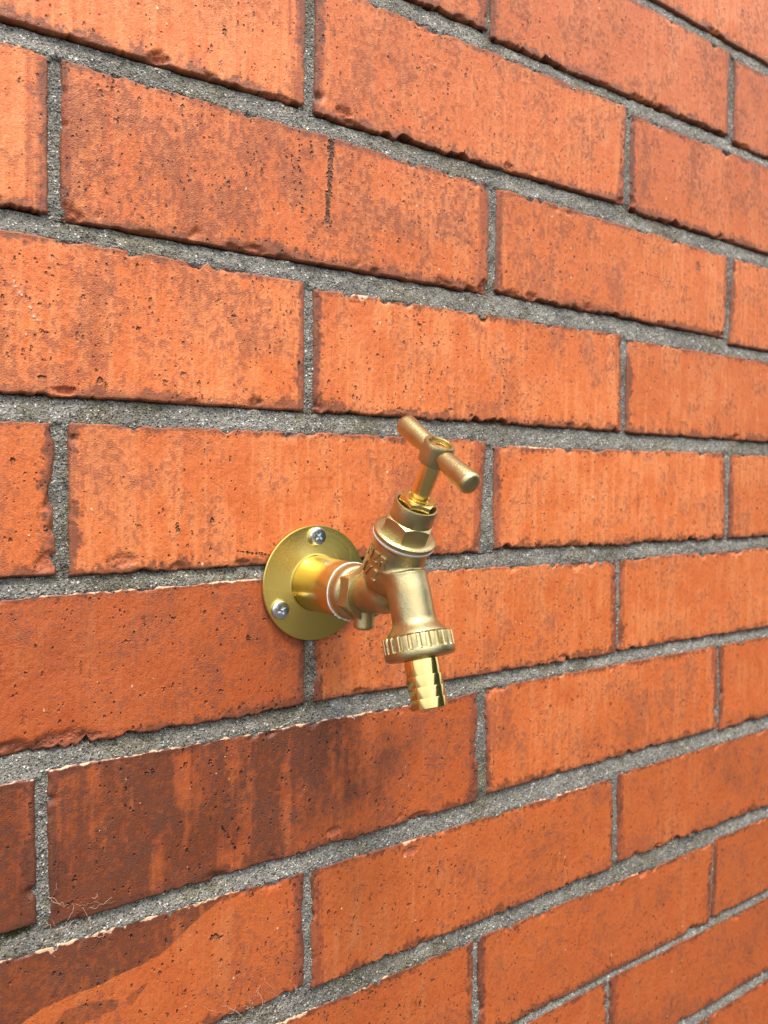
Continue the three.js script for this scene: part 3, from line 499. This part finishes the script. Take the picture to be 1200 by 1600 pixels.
{
  const collar = alongZ(lathe([[8, 37.2], [13.2, 37.2], [13.45, 37.6], [13.4, 40.2], [13.1, 42.2], [12.4, 43.6], [11.6, 44.2], [8, 44.4]]));
  add(body, 'collar', toM(boxUV(collar)), M.cast);
  const hx = hexNut(22.4, 43.2, 51.4, .45, -.14, false); add(body, 'hexagon', toM(boxUV(toCreasedNormals(alongZ(hx), .4))), M.cast);
  const dr = lathe([[.01, -16.4], [3.2, -16.4], [3.4, -15.9], [4.5, -15.7], [4.8, -15.3], [4.8, -14.2], [4.65, -13.6], [4.9, -8], [5.2, -3]]); dr.translate(0, 0, 48); add(body, 'drain_stub', toM(boxUV(dr)), M.cast);
  // raised casting marks on the chamber's side
  const font = await new FontLoader().loadAsync('fonts/droid/droid_sans_bold.typeface.json');
  const mark = (text, size, th0, s0) => {
    const g = new TextGeometry(text, { font, size, depth: .75, curveSegments: 5, bevelEnabled: true, bevelThickness: .18, bevelSize: .06, bevelSegments: 2 });
    const p = g.attributes.position;
    for (let i = 0; i < p.count; i++) {
      const s = s0 + p.getY(i), th = th0 + p.getX(i) / 12.2, R = chamberR(s) - .25 + p.getZ(i), v = new THREE.Vector3(R * Math.sin(th), s, R * Math.cos(th)).applyMatrix4(bonnetM); p.setXYZ(i, v.x, v.y, v.z);
    }
    g.computeVertexNormals(); return boxUV(g);
  };
  add(body, 'casting_mark', toM(mark('NZR', 4.9, -2.02, -11.2)), M.cast, { label: 'raised letters on the chamber' });
  add(body, 'casting_mark', toM(mark('1/2', 5.4, -2.02, -19.2)), M.cast, { label: 'raised size figures on the chamber' });
}
// bonnet, gland, stem and T handle along the tilted axis
{
  const on = (g) => { g.applyMatrix4(bonnetM); return toM(g); };
  add(tap, 'fibre_washer', on(lathe([[10, -1.05], [13.4, -1.05], [13.85, -.8], [13.85, -.35], [13.4, -.1], [10, -.1]])), M.fibre);
  const bon = add(tap, 'bonnet', on(boxUV(lathe([[8, -.1], [13.3, -.1], [13.8, .3], [13.9, .9], [13.7, 1.7], [12.9, 2.3], [11.6, 2.5], [8, 2.5]]))), M.cast);
  add(body, 'rim', on(boxUV(lathe([[11.6, -4.2], [12.35, -3.2], [13.0, -2.6], [13.3, -2.1], [13.35, -1.4], [13.1, -1.05], [10, -1.05]]))), M.cast);
  add(bon, 'hexagon', on(boxUV(toCreasedNormals(hexNut(19.2, 2.3, 9.4, .62, .30), .4))), M.cast);
  add(bon, 'sleeve', on(boxUV(lathe([[9.0, 7.2], [9.5, 8.2], [9.5, 16.6], [9.3, 17.0], [8.7, 17.1], [8.4, 16.9], [8.3, 14], [3, 14]]))), M.cast);
  const gl = add(tap, 'gland_nut', on(toCreasedNormals(hexNut(14.0, 13.8, 19.7, .4, .1), .4)), M.machined);
  add(gl, 'collar', on(lathe([[6.2, 19.5], [6.0, 20.0], [5.0, 20.1], [4.7, 19.8], [4.6, 17.5]])), M.machined);
  add(tap, 'stem', on(lathe([[4.0, 15], [4.0, 19.6], [4.15, 20.0], [4.15, 36.9]])), M.machined);
  const HC = 41.3;
  const hub = add(tap, 'handle', on(boxUV(lathe([[3.4, 36.6], [6.0, 36.6], [6.45, 36.9], [6.6, 38.5], [6.55, 44], [6.5, 45.5], [6.2, 45.95], [5.0, 46.0], [4.75, 45.7], [4.7, 43.9]]))), M.cast);
  for (const sg of [-1, 1]) {
    const bar = lathe([[3.8, 4.5], [3.95, 6.5], [4.1, 9], [4.45, 16], [4.72, 22.2], [4.6, 23.3], [4.05, 24.3], [2.6, 25.0], [.01, 25.2]], 64);
    bar.rotateX(sg * Math.PI / 2); bar.rotateY(.04); bar.translate(0, HC, 0); add(hub, 'arm', on(boxUV(bar)), M.cast);
  }
  const top = add(hub, 'stem_end', on(lathe([[4.68, 43.9], [4.0, 44.1], [3.6, 44.9], [3.2, 45.1], [.01, 45.15]])), M.machined);
  const r = rng(21), bits = []; for (let i = 0; i < 4; i++) { const g = new THREE.CylinderGeometry(.5, .42, .5, 8); g.scale(1 + r() * .6, 1, .8); g.rotateY(r() * 3); g.translate((i - 1.5) * .9 + (r() - .5) * .4, 44.99, (r() - .5) * 1.6); bits.push(g); }
  add(top, 'punch_mark', on(mergeGeometries(bits)), M.hole);
}
// union nut and hose tail along the outlet's axis
{
  const on = (g) => { g.applyMatrix4(outM); return toM(g); };
  const N = 24, seg = N * 12, prof = [[9.5, .3, 0], [13.4, .2, 0], [14.2, -.1, .3], [14.75, -.6, 1], [14.9, -1.2, 1], [14.95, -5.4, 1], [14.9, -6.1, .75], [14.95, -6.6, 0], [15.0, -7.0, 0], [14.9, -8.6, 0], [14.5, -9.4, 0], [13.7, -9.9, 0], [12.8, -10.1, 0], [6.5, -10.1, 0]];
  const pos = [], idx = [];
  for (let i = 0; i <= seg; i++) { const a = i / seg * 2 * Math.PI, w = ((i % 12) / 12), gr = sst(.46, .6, w) * sst(1.0, .88, w);
    for (const [r, y, g] of prof) { const R = r - g * gr * 1.15; pos.push(Math.sin(a) * R, y, Math.cos(a) * R); }
    if (i) for (let n = 0; n < prof.length - 1; n++) { const p = (i - 1) * prof.length + n; idx.push(p, p + 1, p + prof.length + 1, p, p + prof.length + 1, p + prof.length); } }
  const g = new THREE.BufferGeometry(); g.setAttribute('position', new THREE.Float32BufferAttribute(pos, 3)); g.setIndex(idx);
  const gc = toCreasedNormals(g, .5);
  add(tap, 'union_nut', on(boxUV(gc)), M.cast);
  const tail = [[6.6, -9.6], [7.35, -10.4], [7.45, -13], [7.3, -17.0]];
  let y = -17.0; for (let n = 0; n < 3; n++) { tail.push([7.62, y - .05], [7.66, y - .5], [7.38, y - (n < 2 ? 4.6 : 3.9)]); y -= 4.6; }
  tail.pop(); tail.push([7.45, y + .6], [7.1, y + .2], [6.3, y], [5.6, y + .1], [5.4, y + .6], [5.4, y + 8]);
  add(tap, 'hose_tail', on(lathe(tail, 128)), M.tail);
}

// ---------------------------------------------------------------- moss and cobweb in the low left corner
{
  const r = rng(64), bits = [], leaf = new THREE.ConeGeometry(.00032, .0018, 4, 1);
  for (let n = 0; n < 1500; n++) {
    const t = r(), [x, y] = onWall(mix(-25, 64, t), mix(1483, 1438, t) + (r() - .5) * 18), h = .5 + r() * .9;
    const g = leaf.clone(); g.scale(.8 + r() * .8, h, .8 + r() * .8); g.rotateX(.5 + r() * 1.1); g.rotateZ((r() - .5) * 2); g.translate(x / 1000, H0 + y / 1000, -.0021 + .0012 * (r() - .5)); bits.push(g);
  }
  const m = add(scene, 'moss', mergeGeometries(bits), new THREE.MeshStandardMaterial({ color: new THREE.Color().setRGB(.065, .066, .02), roughness: .95 }));
  m.userData = { kind: 'stuff', label: 'dull green moss growing in the mortar joint below the stained bricks', category: 'moss' };
  const threads = [];
  const thread = (x0, y0, x1, y1, w) => {
    const pts = []; for (let i = 0; i <= 7; i++) { const t = i / 7, [x, y] = onWall(mix(x0, x1, t) + (r() - .5) * 5, mix(y0, y1, t) + (r() - .5) * 5); pts.push(new THREE.Vector3(x / 1000, H0 + y / 1000, .0006 + .0014 * Math.sin(t * Math.PI) + r() * .0006)); }
    threads.push(new THREE.TubeGeometry(new THREE.CatmullRomCurve3(pts), 16, w, 4));
  };
  for (let n = 0; n < 18; n++) { const a = 60 + r() * 120, b = 1392 + r() * 75, l = 10 + r() * 34, an = r() * 6.3; thread(a, b, a + l * Math.cos(an), b + l * Math.sin(an) * .8, .00003 + .00005 * r()); }
  for (let n = 0; n < 22; n++) { const a = 345 + r() * 125, b = 1595 - (a - 345) * .25 + (r() - .7) * 40, l = 12 + r() * 30, an = -r() * 3.1; thread(a, b, a + l * Math.cos(an), b + l * Math.sin(an) * .8, .00003 + .00004 * r()); }
  const c = add(scene, 'cobweb', mergeGeometries(threads), new THREE.MeshStandardMaterial({ color: new THREE.Color().setRGB(.62, .42, .30), roughness: .8 }));
  c.userData = { kind: 'stuff', label: 'wispy pale cobweb threads clinging to the bricks near the mossy joint', category: 'cobweb' };
}
renderer.render(scene, camera);
